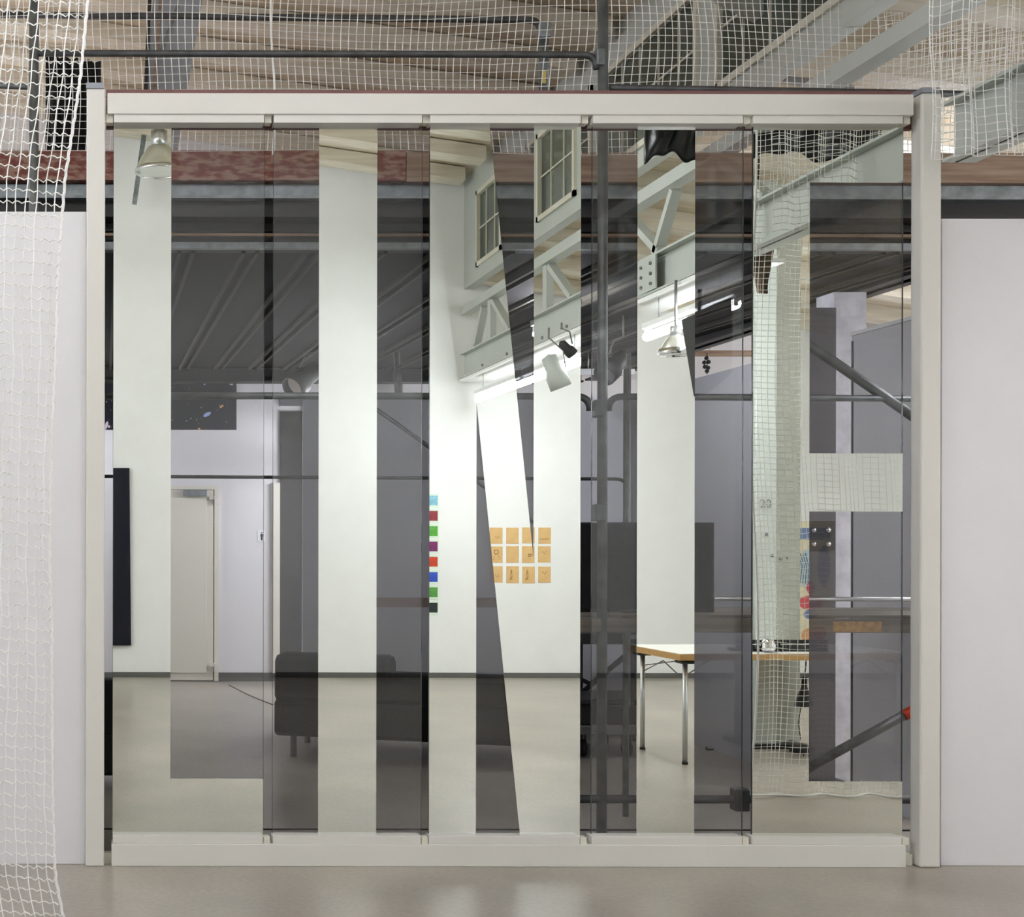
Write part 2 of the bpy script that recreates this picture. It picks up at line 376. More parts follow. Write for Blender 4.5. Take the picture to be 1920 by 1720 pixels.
# beige metal door
dr=MB(); a0,a1,t0,t1=231,410,911,1277
P=lambda px,py,Y=YB: W(px,py,Y)
def rect(mb,x0,y0,x1,y1,Ya,t,m=0): mb.box((P(x0,0,Ya).x,Ya,P(0,y1,Ya).z),(P(x1,0,Ya).x,Ya+t,P(0,y0,Ya).z),m); return mb
mb=MB(); rect(mb,231,911,241,1277,YB-.05,.05); rect(mb,402,911,410,1277,YB-.05,.05); rect(mb,241,911,402,918,YB-.05,.05)
d1=struct('door_1',mb,m_creamd,'beige metal door in the far wall')
leaf=part('door_leaf', rect(MB(),243,919,400,1276,YB-.045,.03), m_creamd, d1, .003)
part('door_panel', rect(MB(),252,934,388,1262,YB-.055,.01), m_creamd, d1, .003)
part('door_closer', rect(MB(),343,919,388,930,YB-.10,.05), m_galv, d1, .004)
for y in (937,1250): 
    part('hinge', rect(rect(MB(),392,y-6,408,y,YB-.075,.03),402,y-4,408,y+8,YB-.09,.03), m_cream, d1, .002)
# glass door further right with cream jamb
mb=MB(); rect(mb,513,905,525,1262,YB-.06,.06)
rect(mb,567,760,571,1262,YB-.05,.05)
d2=struct('door_2',mb,m_creamd,'dark glazed door beside the grey partition')
part('pane', rect(MB(),525,771,567,1262,YB-.03,.02), mat('dark door glass',(60,58,56),.03,spec=.9), d2)
part('frame_head', rect(MB(),525,745,600,760,YB-.05,.05), m_greyd, d2)
o=rect(MB(),483,994,497,1015,YB-.008,.008).obj('door_sign',mat('sign white',(236,236,240),.4),origin=P(490,1015))
tag(o,'small white washroom sign with a black standing figure','sign')
mb=MB(); disc(mb,P(491,998.5,YB-.010),.006,.008,0,0); rect(mb,488.6,1001,493.4,1006,YB-.011,.002); rect(mb,489.4,1005,492.6,1013,YB-.011,.002)
ch=mb.obj('pictogram',m_blackp); ch.data.transform(Matrix.Translation(-o.location)); ch.parent=o

# grey partition box
Yp=4.5; XP=4.3; zp=2.64
mb=MB().box((P(568,0,Yp).x,Yp,0),(XP,Yp+.06,zp)); 
struct('wall_partition_back', mb, m_grey, 'dim grey partition behind the sofa')
mb=MB().box((XP,2.0,0),(XP+.06,Yp,zp+.03))
struct('wall_partition_right', mb, m_grey, 'grey side partition on the right behind the glass')
struct('wall_partition_near', MB().box((XP,YM-.03,0),(XP+.06,1.54,zp+.03)), mat('grey partition cloth with painted light',(214,213,216),.9,var=.04,scale=3), 'grey partition piece with light put in its colour, right edge behind the glass')  # paler colour stands in for light falling on this piece
struct('trim_3', MB().box((XP-.01,YM-.03,zp+.03),(XP+.07,1.54,zp+.05)), m_white)
o=struct('trim_1', MB().box((XP-.004,1.525,0),(XP,1.54,zp)), m_darkb)
mb=MB().box((4.48,2.05,0),(4.68,2.25,3.02))
tag(mb.obj('white_column',mat('chipped white paint',(236,236,242),.7,rgb2=(205,204,210),scale=9)),'white painted square column in front of the grey side partition','column')
mb=MB().box((4.08,1.8,0),(4.354,1.98,2.88))
_g=tag(mb.obj('grey_column',m_greyd),'dark grey column just left of the white column','column')
part('joint_plate', MB().box((4.1,1.79,W(0,1030,1.8).z),(4.345,1.80,W(0,975,1.8).z)), m_darkb, _g)
for px_ in (1526,1553):
    for py_ in (992,1018):
        q=W(px_,py_,1.79); part('bolt', MB().lathe([(0,.012),(.014,.008),(.016,0)],q,R=Matrix.Rotation(math.pi/2,3,'X'),n=8), m_chrome, _g)
part('foot_plate', MB().box((4.04,1.76,0),(4.39,2.02,.06)), m_darkb, _g)
mb=MB().box((P(1050,0,4.3).x,4.3,.3),(P(1168,0,4.3).x,4.34,2.62))
tag(mb.obj('white_board',m_lav),'tall pale lilac board standing behind the middle scaffold post','board')
part('board_foot', MB().box((P(1060,0,4.3).x,4.2,0),(P(1100,0,4.3).x,4.42,.3)), m_mid, bpy.data.objects['white_board'])
# brown batten and small hanging ornament above the side partition
mb=MB().bar(P(1290,661,6.4),P(1520,661,6.4),.03,.055)
_b=tag(mb.obj('wooden_batten',m_rawwood,origin=P(1400,661,6.4)),'brown batten across the pale gap right of the fourth letter','batten')
for px_ in (1330,1480):
    q=P(px_,661,6.4); part('hanger', MB().tube([(q.x,q.y,q.z),(q.x,q.y,aisle(q.x)-.002)],.004,6), m_alu, _b)
mb=MB()
for i,(px,py) in enumerate(((1324,670),(1320,678),(1328,677),(1321,686),(1327,688),(1325,694))):
    c=P(px,py,6.35); mb.lathe([(0,.022),(.016,.014),(.022,0),(.016,-.014),(0,-.022)],c,n=8)
mb.tube([P(1325,661,6.35),P(1325,700,6.35)],.005,5)
tag(mb.obj('hanging_ornament',m_cable,origin=P(1325,700,6.35)),'small dark trinket hanging below the brown batten','ornament')

# ------------------------------------------------------------------ scaffold
YS,YS2=.35,1.12-.3
YS2=.95
sc=thing('scaffold','grey tube scaffold with planks standing behind the glass panels','scaffold',(W(1129,0,YS).x,YS,0))
def S(px,py): return W(px,py,YS)
def S2(px,py): return W(px,py,YS2)
xm=S(1129,0).x
def vert(x,y,z0,z1,r,m,name='standard'):
    return part(name, MB().tube([(x,y,z0),(x,y,z1)],r,14), m, sc)
st=vert(xm,YS,0.02,4.6,.0243,m_pipe)
vert(S(62,0).x,YS,0.02,4.6,.0243,m_pipe)
vert(S2(1018,0).x,YS2,W(0,175,YS2).z,W(0,55,YS2).z,.026,m_pipe,'frame_stub')
vert(S2(1174,0).x,YS2,0.02,W(0,690,YS2).z,.016,m_pipe,'frame_stub')
vert(S2(1181,0).x,YS2+.02,0.6,W(0,660,YS2).z,.012,m_galv,'frame_stub')
part('base_plate', MB().box((xm-.075,YS-.075,0),(xm+.075,YS+.075,.012)), m_galv, sc)
part('base_plate', MB().box((S(62,0).x-.075,YS-.075,0),(S(62,0).x+.075,YS+.075,.012)), m_galv, sc)
def rail(p0,p1,r,m,bend=None,name='guardrail',n=10):
    pts=[Vector(p0)]
    if bend is None: pts.append(Vector(p1))
    else:
        d=(Vector(p1)-Vector(p0)).normalized(); c=Vector(p1)
        pts+=arc(c,c-d*.07,c+Vector(bend)*.07)
    return part(name, MB().tube(pts,r,n), m, sc)
rail(S(66,100),S(1117,101),.0165,m_pipeb,(0,0,-1)); rail(S2(0,28),S2(1012,36),.018,m_pipeb,(0,0,-1))
rail(S(196,742),S(1106,742),.0175,m_pipe,(0,0,-1)); rail(S(1880,746),S(1140,742),.0165,m_pipe,(0,0,-1))
rail(S2(60,893),S2(1178,897),.0095,m_pipeb,(0,0,-1))
rail(S(-20,160),S(50,163),.015,m_pipe); rail(S(1950,176),S(1142,163),.0165,m_pipeb)
rail(S(1338,1121),S(1900,1122),.011,m_alu)
rail(S(1060,1497),S(1900,1498),.0205,m_pipeb,name='ledger')
rail(S(1430,585),S(1765,815),.024,m_pipe,name='brace'); rail(S2(612,700),S2(1120,1063),.011,m_pipe,name='brace')
for px,py in ((1388,1497),(1121,108),(1120,765),(1121,960)):
    h=.055 if px==1388 else .042; wd=.035 if px==1388 else .022
    c=S(px,py); part('coupler', MB().box((c.x-wd,YS-.035,c.z-h),(c.x+wd,YS+.035,c.z+h)), m_pipeb if px==1388 else m_pipe, sc, .008)
c=S2(1018,62); part('coupler', MB().box((c.x-.035,YS2-.04,c.z-.03),(c.x+.03,YS2+.03,c.z+.05)), m_galv, sc, .01)
c=S2(1011,150); part('tag_label', MB().box((S2(1011,0).x,YS2-.03,S2(0,158).z),(S2(1019,0).x,YS2-.026,S2(0,135).z)), mat('yellow sticker',(196,176,90),.6), sc)
dk=MB().box((S(1060,0).x,YS-.02,W(0,1184,YS).z),(S(1930,0).x,YS+.03,W(0,1158,YS).z))
tbd=part('toe_board', dk, m_plank, sc, .003)
part('deck_board', MB().box((S(1075,0).x,YS-.0,W(0,1157,YS).z),(S(1930,0).x,YS+.36,W(0,1151,YS).z)), m_plank, sc, .003)
part('deck_board', MB().box((S(1075,0).x,YS+.38,W(0,1157,YS).z),(S(1930,0).x,YS+.68,W(0,1151,YS).z)), m_plank, sc, .003)
part('sticker', MB().box((S(1558,0).x,YS-.023,W(0,1184,YS).z+.005),(S(1648,0).x,YS-.02,W(0,1163,YS).z)), mat('orange sticker',(190,150,96),.6,rgb2=(150,120,80),scale=40), tbd)
part('toe_board', MB().box((S2(601,0).x,YS2,W(0,1138,YS2).z),(S2(1100,0).x,YS2+.02,W(0,1120,YS2).z)), mat('brown toe board',(128,112,106),.7,var=.1,scale=5), sc)
# leaning grey tube with red end and its foot
lt=thing('leaning_tube','dark grey tube with an orange red tip leaning low behind the right panel','tube',W(1487,1455,.45))
part('shaft', MB().tube([W(1517,1437,.5)+Vector((0,0,0)),W(1694,1340,.5)],.024,12), m_pipeb, lt)
part('red_tip', MB().tube([W(1694,1340,.5),W(1722,1325,.5)],.0265,12), m_red, lt)
part('foot', MB().bar(W(1486,1455,.48),W(1522,1436,.5),.05,.022), m_cable, lt)

# monitor on the deck
zd=W(0,1151,YS).z
mo=thing('flat_screen','large black flat screen standing on the scaffold planks','screen',(W(1214,0,.6).x,.6,zd))
def box6(px0,py0,px1,py1,Y,t): p=W(px0,py0,Y);q=W(px1,py1,Y); return (p.x,Y,q.z),(q.x,Y+t,p.z)
a,b=box6(1086,978,1340,1147,.55,.05)
part('housing', MB().box(a,b), m_blackp, mo, .006)
part('display', MB().box((a[0]+.015,.546,a[2]+.02),(b[0]-.015,.55,b[2]-.015)), m_black, mo)
part('stand', MB().box((a[0]+.2,.5,zd),(b[0]-.2,.68,zd+.012)).box((a[0]+.3,.58,zd),(b[0]-.3,.62,zd+.1)), m_blackp, mo)

# sofa seen from behind
def place(o_list, root, loc, rz):
    root.location=loc; root.rotation_euler=(0,0,rz)
sf=thing('sofa','long charcoal sofa with its back turned to the glass','sofa',(0,0,0))
L=1.85
def sp(name,mb,m,bev=.0): return part(name,mb,m,sf,bev)
sp('base', MB().box((0,0,.15),(L,.82,.40)), m_sofa,.03)
bk=sp('backrest', MB().box((0,0,.38),(L,.2,.60)), m_sofa,.04)
sp('armrest', MB().box((0,.0,.38),(.8,.24,.71)), m_sofa,.05); sp('armrest', MB().box((L-.18,.2,.38),(L,.82,.58)), m_sofa,.04)
sp('armrest', MB().box((0,.2,.38),(.18,.82,.60)), m_sofa,.04)
for i in range(2): sp('seat_cushion', MB().box((.19+i*.74,.22,.40),(.19+i*.74+.73,.81,.5)), m_sofa,.04)
for x in (.12,L-.12):
    for y in (.1,.74): sp('leg', MB().tube([(x,y,0),(x,y,.16)],.022,10), m_mid)
sf.location=(1.14,2.9,0); sf.rotation_euler=(0,0,-.30)
# black armchair, only a sliver beside the left post
ac=thing('armchair','black armchair showing as a sliver beside the left post','armchair',(0,0,0))
def ap(name,mb,m,bev=.0): return part(name,mb,m,ac,bev)
ap('base', MB().box((0,0,.11),(.72,.7,.36)), m_sofa,.02); ap('backrest', MB().box((0,0,.34),(.72,.16,.67)), m_sofa,.02)
ap('armrest', MB().box((0,.14,.34),(.12,.7,.55)), m_sofa,.02); ap('armrest', MB().box((.6,.14,.34),(.72,.7,.55)), m_sofa,.02)
ap('seat_cushion', MB().box((.13,.17,.36),(.59,.69,.46)), m_sofa,.03)
for x in (.06,.66):
    for y in (.06,.64): ap('leg', MB().box((x-.015,y-.015,0),(x+.015,y+.015,.12)), m_blackp)
ac.location=(-.42,1.6,0)
# trolley and work bench in the gap left of the fourth letter
ct=thing('trolley','low black wheeled trolley behind the middle scaffold post','trolley',W(1140,1400,2.9))
x0,x1=W(1085,0,2.9).x,W(1200,0,2.9).x
part('platform', MB().box((x0,2.9,.16),(x1,3.45,.22)), m_mid, ct,.005)
part('load', MB().box((x0+.01,2.95,.22),(x1-.02,3.4,.36)), m_darkb, ct,.01)
part('lid', MB().box((x0-.01,2.92,.36),(x1,3.42,.40)), m_blackp, ct,.01)
for x in (x0+.05,x1-.06):
    for y in (2.97,3.4):
        wh=part('wheel', MB().lathe([(0,-.02),(.055,-.02),(.06,0),(.055,.02),(0,.02)],(x,y,.06),R=Matrix.Rotation(math.pi/2,3,'Y'),n=18), m_cable, ct)
        part('caster_fork', MB().box((x-.03,y-.02,.06),(x-.022,y+.02,.17)).box((x+.022,y-.02,.06),(x+.03,y+.02,.17)), m_mid, wh)
wb=thing('folding_workbench','dark folding workbench under the scaffold planks by the middle post','workbench',W(1150,1400,3.6))
x0,x1=W(1075,0,3.6).x,W(1215,0,3.6).x
part('worktop', MB().box((x0,3.6,.72),(x1,4.1,.80)), m_darkb, wb,.005)
part('jaw', MB().box((x0+.36,3.58,.76),(x0+.56,3.6,.79)), m_galv, wb)
for x in (x0+.03,x0+.42): part('leg', MB().box((x,3.65,0),(x+.06,3.7,.72)), m_darkb, wb)
part('cross_brace', MB().bar((x0,3.62,.3),(x0+.42,3.62,.66),.03,.03), m_blackp, wb)
part('cross_brace', MB().bar((x0-.02,3.63,.5),(x0+.15,3.63,.42),.03,.03), m_blackp, wb)
# spotlight hanging in the gap over the grey partition
def spot(name,label,base,tgt,r,l,m,cat='spotlight',group=None,stem=None):
    t=thing(name,label,cat,base,group); d=(Vector(tgt)-Vector(base)).normalized()
    c=Vector(base); R=d.to_track_quat('Z','X').to_matrix()
    hd=part('lamp_head', MB().lathe([(0,-.02),(r*.7,0),(r*.75,l*.45),(r,l*.6),(r,l),(r*.9,l),(r*.85,l*.75),(0,l*.7)],c,R=R,n=20), m, t)
    part('lens', MB().lathe([(0,l*.9),(r*.88,l*.9)],c,R=R,n=20), m_chrome, hd)
    part('yoke', MB().tube([c+R@Vector((r+.01,0,l*.5)),c+R@Vector((r+.02,0,l*.2))+Vector((0,0,.06)),(c.x,c.y,c.z+r+.07)],.006,6), m_mid, t)
    if stem: part('stem', MB().tube([(c.x,c.y,c.z+r+.06),(c.x,c.y,stem)],.008,8), m_mid, t)
    return t
spot('spotlight','grey stage lamp over the rail between first and second letters',P(592,694,5.8),P(545,730,5.6),.11,.36,m_mid,stem=3.2)
spot('spotlight','small grey lamp hanging over the rail left of the third letter',P(748,702,5.9),P(747,740,5.9),.035,.16,m_mid,stem=3.2)
spot('spotlight','wide grey lamp under the mezzanine right of the middle scaffold post',P(1168,668,3.6),P(1135,700,3.5),.085,.26,m_darkb,stem=3.14)
# curved loose lamp strip
mb=MB().box((W(1088,0,5.5).x,5.5,W(0,700,5.5).z),(W(1190,0,5.5).x,5.56,W(0,690,5.5).z))
tray=mb
_t=tag(tray.obj('cable_tray',m_alu),'pale horizontal tray under the mezzanine right of the third letter','tray')
for x_ in (4.25,4.45): part('hanger', MB().tube([(x_,5.53,W(0,692,5.5).z),(x_,5.53,3.19)],.006,6), m_alu, _t)
# cables on the floor
m_redcable=mat('reddish cable',(132,112,104),.6)
def cable(name,label,pts,r=.006,cat='cable'):
    P3=[Vector((p[0],p[1],r)) for p in pts]; out=[]
    for i in range(len(P3)-1):
        for k in range(5):
            t=k/5; a=P3[max(i-1,0)];b_=P3[i];c=P3[i+1];d=P3[min(i+2,len(P3)-1)]
            out.append(.5*((2*b_)+(c-a)*t+(2*a-5*b_+4*c-d)*t*t+(3*b_-a-3*c+d)*t**3))
    out.append(P3[-1])
    return tag(MB().tube(out,r,6).obj(name,m_redcable if 'reddish' in label else m_cable,origin=P3[0]),label,cat)
def G(px,py): # floor point seen directly
    Z=CZ*F/(py-PY); return ((px-PX)*Z/F, Z+CY)
cable('floor_cable','black cable trailing on the floor right of the fourth letter',[G(1280,1368),G(1330,1376),G(1380,1385),G(1430,1392)],.012)
cable('floor_cable','second black cable in the floor tangle by the fourth letter',[G(1280,1382),G(1340,1395),G(1400,1412),G(1440,1425)],.010)
cable('floor_cable','looped thin cable beside the black power strip',[G(1318,1372),G(1335,1390),G(1325,1405),G(1360,1402),G(1395,1395)],.006)
cable('floor_cable','cable running right from the foot of the leaning tube',[G(1500,1432),G(1560,1442),G(1620,1452),G(1665,1465)],.010)
cable('floor_cable','short dark cable piece left under the leaning tube',[G(1515,1452),G(1550,1460),G(1590,1468)],.007)
cable('floor_cable','thin reddish cable crossing the floor behind the first letter',[G(430,1285),G(470,1305),G(512,1322)],.005)
gx,gy=G(1360,1398)
mb=MB().box((gx-.16,gy-.04,0),(gx+.16,gy+.04,.05)).box((gx-.05,gy-.05,.04),(gx+.08,gy+.03,.085))
tag(mb.obj('power_strip',m_cable,bevel=.01),'black power strip in the cable tangle on the floor','power strip')
struct('trim_2', MB().box((XL,.70,0),(XR-2,.712,.006)), m_cable)

# ------------------------------------------------------------------ the sliding glass frame
Y0=-.05
def fx(px,Y=0): return W(px,0,Y).x
def fz(py,Y=0): return W(0,py,Y).z
wl=MB().box((XL,-.01,0),(fx(161,-.01),.09,fz(397,-.01)))
struct('wall_screen_left', wl, m_panel, 'white free standing wall left of the glass frame', .003)
wr=MB().box((fx(1765,-.01),-.01,0),(XR-2.6,.09,fz(407,-.01)))
struct('wall_screen_right', wr, m_panel, 'white free standing wall right of the glass frame', .003)
ff=thing('sliding_frame','cream aluminium frame that carries five sliding glass panels','frame',(fx(950),0,0))
part('post', MB().box((fx(161,-.05),-.05,0),(fx(196,-.05),.04,fz(166,-.05))), m_cream, ff, .006)
part('post_cap', MB().box((fx(160,-.055),-.055,fz(166,-.05)),(fx(193,-.055),.04,fz(155,-.055))), m_steelb, ff)
part('post', MB().box((fx(1727,-.05),-.05,0),(fx(1765,-.05),.035,fz(171,-.05))), m_cream, ff, .010)
part('post_cap', MB().box((fx(1728,-.055),-.055,fz(171,-.05)),(fx(1761,-.055),.035,fz(161,-.055))), m_steelb, ff)
part('header', MB().box((fx(200,-.06),-.06,fz(213,-.06)),(fx(1712,-.06),.05,fz(174,-.06))), m_cream, ff, .003)
part('header_track', MB().box((fx(200),-.02,fz(217)),(fx(1705),.04,fz(212))), m_creamd, ff)
part('rear_board', MB().box((fx(198,.06),.06,fz(240,.06)),(fx(1712,.06),.09,fz(168,.06))), m_maroon, ff)
part('bottom_track', MB().box((fx(210,-.045),-.045,0.0),(fx(1700,-.045),.05,fz(1583,-.045))), m_cream, ff, .003)
part('threshold', MB().box((fx(196,-.0),.0,0.0),(fx(1712,.0),.04,fz(1600))), m_creamd, ff)
G_=[(212,494),(512,790.5),(805,1088),(1110,1392.5),(1411,1692)]
top,bot=231,1568
letters=['L','I','N','I','E']
def quad_px(mb,pts): mb.prism([Vector((fx(p[0]),0,fz(p[1]))) for p in pts][::-1],(0,-.0015,0))
shapes=[
 [[(212,top),(320,top),(320,1460),(212,1460)],[(212,1460),(494,1460),(494,bot),(212,bot)]],
 [[(597,top),(706,top),(706,bot),(597,bot)]],
 [[(805,top),(893,top),(893,755),(893,bot),(805,bot)],[(893,top),(916,top),(1000,1045),(1000,bot),(976,bot),(893,755)],[(1000,top),(1088,top),(1088,bot),(1000,bot)]],
 [[(1194,top),(1302,top),(1302,bot),(1194,bot)]],
 [[(1411,top),(1517,top),(1517,bot),(1411,bot)],[(1517,top),(1692,top),(1692,340),(1517,340)],[(1517,848),(1692,848),(1692,957),(1517,957)],[(1517,1463),(1692,1463),(1692,bot),(1517,bot)]],
]
desc=['leftmost glass panel with a mirrored letter L','second glass panel from left with a mirrored letter I','middle glass panel with a mirrored letter N','fourth glass panel from left with a mirrored letter I','rightmost glass panel with a mirrored letter E']
for i,(a,b) in enumerate(G_):
    g=thing('glass_panel',desc[i],'glass panel',(fx((a+b)/2),0,fz(1583)),'sliding glass panels')
    part('pane', MB().box((fx(a),0,fz(bot)),(fx(b),.010,fz(top))), m_glass, g)
    part('glass_edge', MB().box((fx(a)-.0015,0,fz(bot)),(fx(a)-.0003,.010,fz(top))).box((fx(b)+.0003,0,fz(bot)),(fx(b)+.0015,.010,fz(top))), m_gedge, g)
    mb=MB()
    for q in shapes[i]: quad_px(mb,q)
    o=part('mirror_letter', mb, m_mirror, g); o['label']='mirrored letter %s'%letters[i]
    part('top_rail', MB().box((fx(a,-.05)+.001,-.05,fz(229.5,-.05)),(fx(b,-.05),.03,fz(213.5,-.05))), m_cream, g, .002)
    part('bottom_rail', MB().box((fx(a,-.04)+.001,-.04,fz(1582.5,-.04)),(fx(b,-.04),.03,fz(1567,-.04))), m_cream, g, .002)
    for (e,s) in ((b,1),) if i<4 else ((b,1),):
        part('top_roller', MB().box((fx(e,-.03)+.002,-.03,fz(230,-.03)),(fx(e,-.03)+.034,.02,fz(213.5,-.03))), m_creamd, g, .002)
        part('bottom_roller', MB().box((fx(e,-.03)+.002,-.03,fz(1582.5,-.03)),(fx(e,-.03)+.032,.02,fz(1569,-.03))), m_creamd, g, .002)
    if i==0: part('top_roller', MB().box((fx(198,-.03),-.03,fz(230,-.03)),(fx(211,-.03),.02,fz(213.5,-.03))), m_creamd, g, .002)

# ------------------------------------------------------------------ netting
def grid_net(rows, r, n=3):
    """rows: list of lists of points (all the same length)"""
    mb=MB()
    for row in rows: mb.tube(row,r,n,caps=False,smooth=False)
    for j in range(len(rows[0])): mb.tube([row[j] for row in rows],r,n,caps=False,smooth=False)
    return mb
# back net above the mezzanine edge
nx,nz=196,30; x0=-1.4; c=.0392; rows=[]
for k in range(nz+1):
    row=[]
    for i in range(nx+1):
        u=x0+i*c; zz=W(0,283,.8).z+k*c
        fold=max(0,(u-3.4))
        dx=.012*math.sin(k*.25+u*1.3)+.01*math.sin(u*5)
        dz=.010*math.sin(u*2.1+k*.1)+.03*fold*math.sin(u*1.1)*k/nz
        row.append(Vector((u+dx,.80+.03*math.sin(u*3+k*.2),zz+dz)))
    rows.append(row)
bn=thing('ball_net','wide white netting stretched above the mezzanine edge','net',(3,YM,z(281)))
part('mesh', grid_net(rows,.0023), m_net, bn)
rope=[]
for k in range(24):
    t=k/23; zz=z(281)+t*1.25; rope.append((W(510,0,.75).x+.012*math.sin(t*8),.75,zz-.1))
part('rope', MB().tube(rope,.006,6), m_rope, bn)
rows=[]
for k in range(24):
    row=[]
    for i in range(40):
        u=3.9+i*.034; zz=z(282)+k*.042*(1+.0*i)
        row.append(Vector((u+.05*math.sin(k*.16),YM-.32+.03*math.sin(u*4),zz+(u-3.9)*.25-.02*k*(u-3.9)*.2)))
    rows.append(row)
part('folded_mesh', grid_net(rows,.0022), m_net, bn)
# near net on the left
YN=-1.57
edge=[(-60,172),(0,163),(140,150),(230,137),(333,121),(400,116),(520,108),(700,103),(830,96),(940,94),(1050,93),(1180,97),(1300,98),(1450,98),(1600,102),(1650,106),(1700,116),(1760,128),(1836,134)]
def ex(py):
    for (a,xa),(b,xb) in zip(edge,edge[1:]):
        if py<=b: return xa+(xb-xa)*(py-a)/(b-a)
    return edge[-1][1]
ln=thing('ball_net','white ball net gathered at the left edge in front of the wall','net',W(100,1836,YN))
mb=MB(); cols=[0,14,31,48,66,84,101,119,136,153,170,187]
lean=lambda py:(1 if py>1600 else 0)
nrow=86; ys=[-60+k*22.2 for k in range(nrow)]
def npx(j,py):
    e=ex(py); w_=cols[j]
    return e-w_*(1+.10*math.sin(py*.004+1))-1.5*math.sin(py*.05+j*1.7)
for j in range(1,len(cols)):
    mb.tube([W(npx(j,py),py,YN+.02*math.sin(j*2.1+py*.01)) for py in ys],.0021,4,caps=False,smooth=False)
for k,py in enumerate(ys):
    pts=[]
    for j in range(len(cols)):
        if j: 
            for s in (.33,.66):
                xx=npx(j-1,py)*(1-s)+npx(j,py)*s; dz=(4.5 if s<.5 else 1.0)+1.5*math.sin(k*1.3+j)
                off=-7*(j-1+s)/3.0 if False else -((j-1+s)*1.4)
                pts.append(W(xx,py+dz+off,YN+.02*math.sin((j-.5)*2.1+py*.01)+.006))
        pts.append(W(npx(j,py),py-j*1.4,YN+.02*math.sin(j*2.1+py*.01)))
    mb.tube(pts,.0021,4,caps=False,smooth=False)
part('mesh', mb, m_net, ln)
pts=[]; N=190
for k in range(N):
    py=-60+k*10; pts.append(W(ex(py)+1.0*math.sin(k*2.3),min(py,1834),YN))
part('edge_rope', MB().tube(pts,.0058,6), m_rope, ln)
# net on the right, seen only in the mirrors
rn=thing('ball_net','white ball net hanging to the floor on the right, seen in the letter E','net',(4.4,YN,0))
xs0=M(1412,0,YN).x; c=.0335; rows=[]
for k in range(148):
    zz=.025+k*c; row=[]
    for i in range(42):
        tilt=-.02*math.exp(-zz)
        row.append(Vector((xs0+.03*math.sin(zz*2)+ (0.0 if zz<2 else .0)+i*c+tilt-.03*min(1,max(0,(zz-2)))*math.sin(i*.3),YN+.03*math.sin(i*.8+zz),zz+.006*math.sin(i*.7)+.002*i*0)))
    rows.append(row)
part('mesh', grid_net(rows,.0019), m_net, rn)
rw=[]
for k in range(34):
    rw.append([Vector((3.38+i*.029+.008*math.sin(k*.3+i*.2),-.64+.03*math.sin(i*1.1),3.06+.10*(i*.027)+k*.037-.004*i*math.sin(k*.2))) for i in range(22)])
part('folded_mesh', grid_net(rw,.002), m_net, rn)
part('edge_rope', MB().tube([r_[0]+Vector((-.004,0,0)) for r_ in rows],.006,6), m_rope, rn)
part('bottom_rope', MB().tube([p_+Vector((0,0,-.012)) for p_ in rows[0]],.007,6), m_rope, rn)

# ------------------------------------------------------------------ what the mirrors show
Yr=YF+.002
def R(px0,py0,px1,py1,Y,t=.004): # box on the front wall, by reflected pixels
    p=M(px0,py0,Y); q=M(px1,py1,Y); return (p.x,Y,q.z),(q.x,Y+t,p.z)
a,b=R(150,878,246,1210,YF+.005,.05)
mb=MB().prism([(a[0],YF,b[2]),(b[0]-.02,YF,b[2]),(b[0],YF,a[2]),(a[0],YF,a[2])],(0,.05,0))
tag(mb.obj('navy_panel',m_navy,bevel=.003),'tall glossy navy sheet hung on the mirrored white wall','picture')
cols8=[(150,205,228),(150,58,72),(98,178,72),(128,52,110),(214,74,42),(60,88,200),(92,160,74),(46,56,56)]
names8=['light blue colour study at the top of the colour column','dark red colour study second from top','bright green colour study third from top','plum purple colour study in the colour column','orange red colour study in the colour column','royal blue colour study in the colour column','leaf green colour study below the blue one','near black colour study at the bottom of the colour column']
for i,(cc,nm) in enumerate(zip(cols8,names8)):
    yc=938+i*28.7
    a,b=R(798,yc-13,822.5,yc+13,YF+.001,.002)
    o=MB().box(a,b).obj('colour_study',mat('greenish paper',(222,240,222),.9),origin=a); tag(o,nm,'painting','colour studies in a column')
    a,b=R(798.5,yc-9.5,820.5,yc+9,YF+.003,.001)
    q=MB().box(a,b).obj('paint_field',mat('paint %d'%i,cc,.8,var=.25,scale=25)); q.data.transform(Matrix.Translation(-o.location)); q.parent=o
rown=['top','middle','bottom']; coln=['first','second','third','fourth']
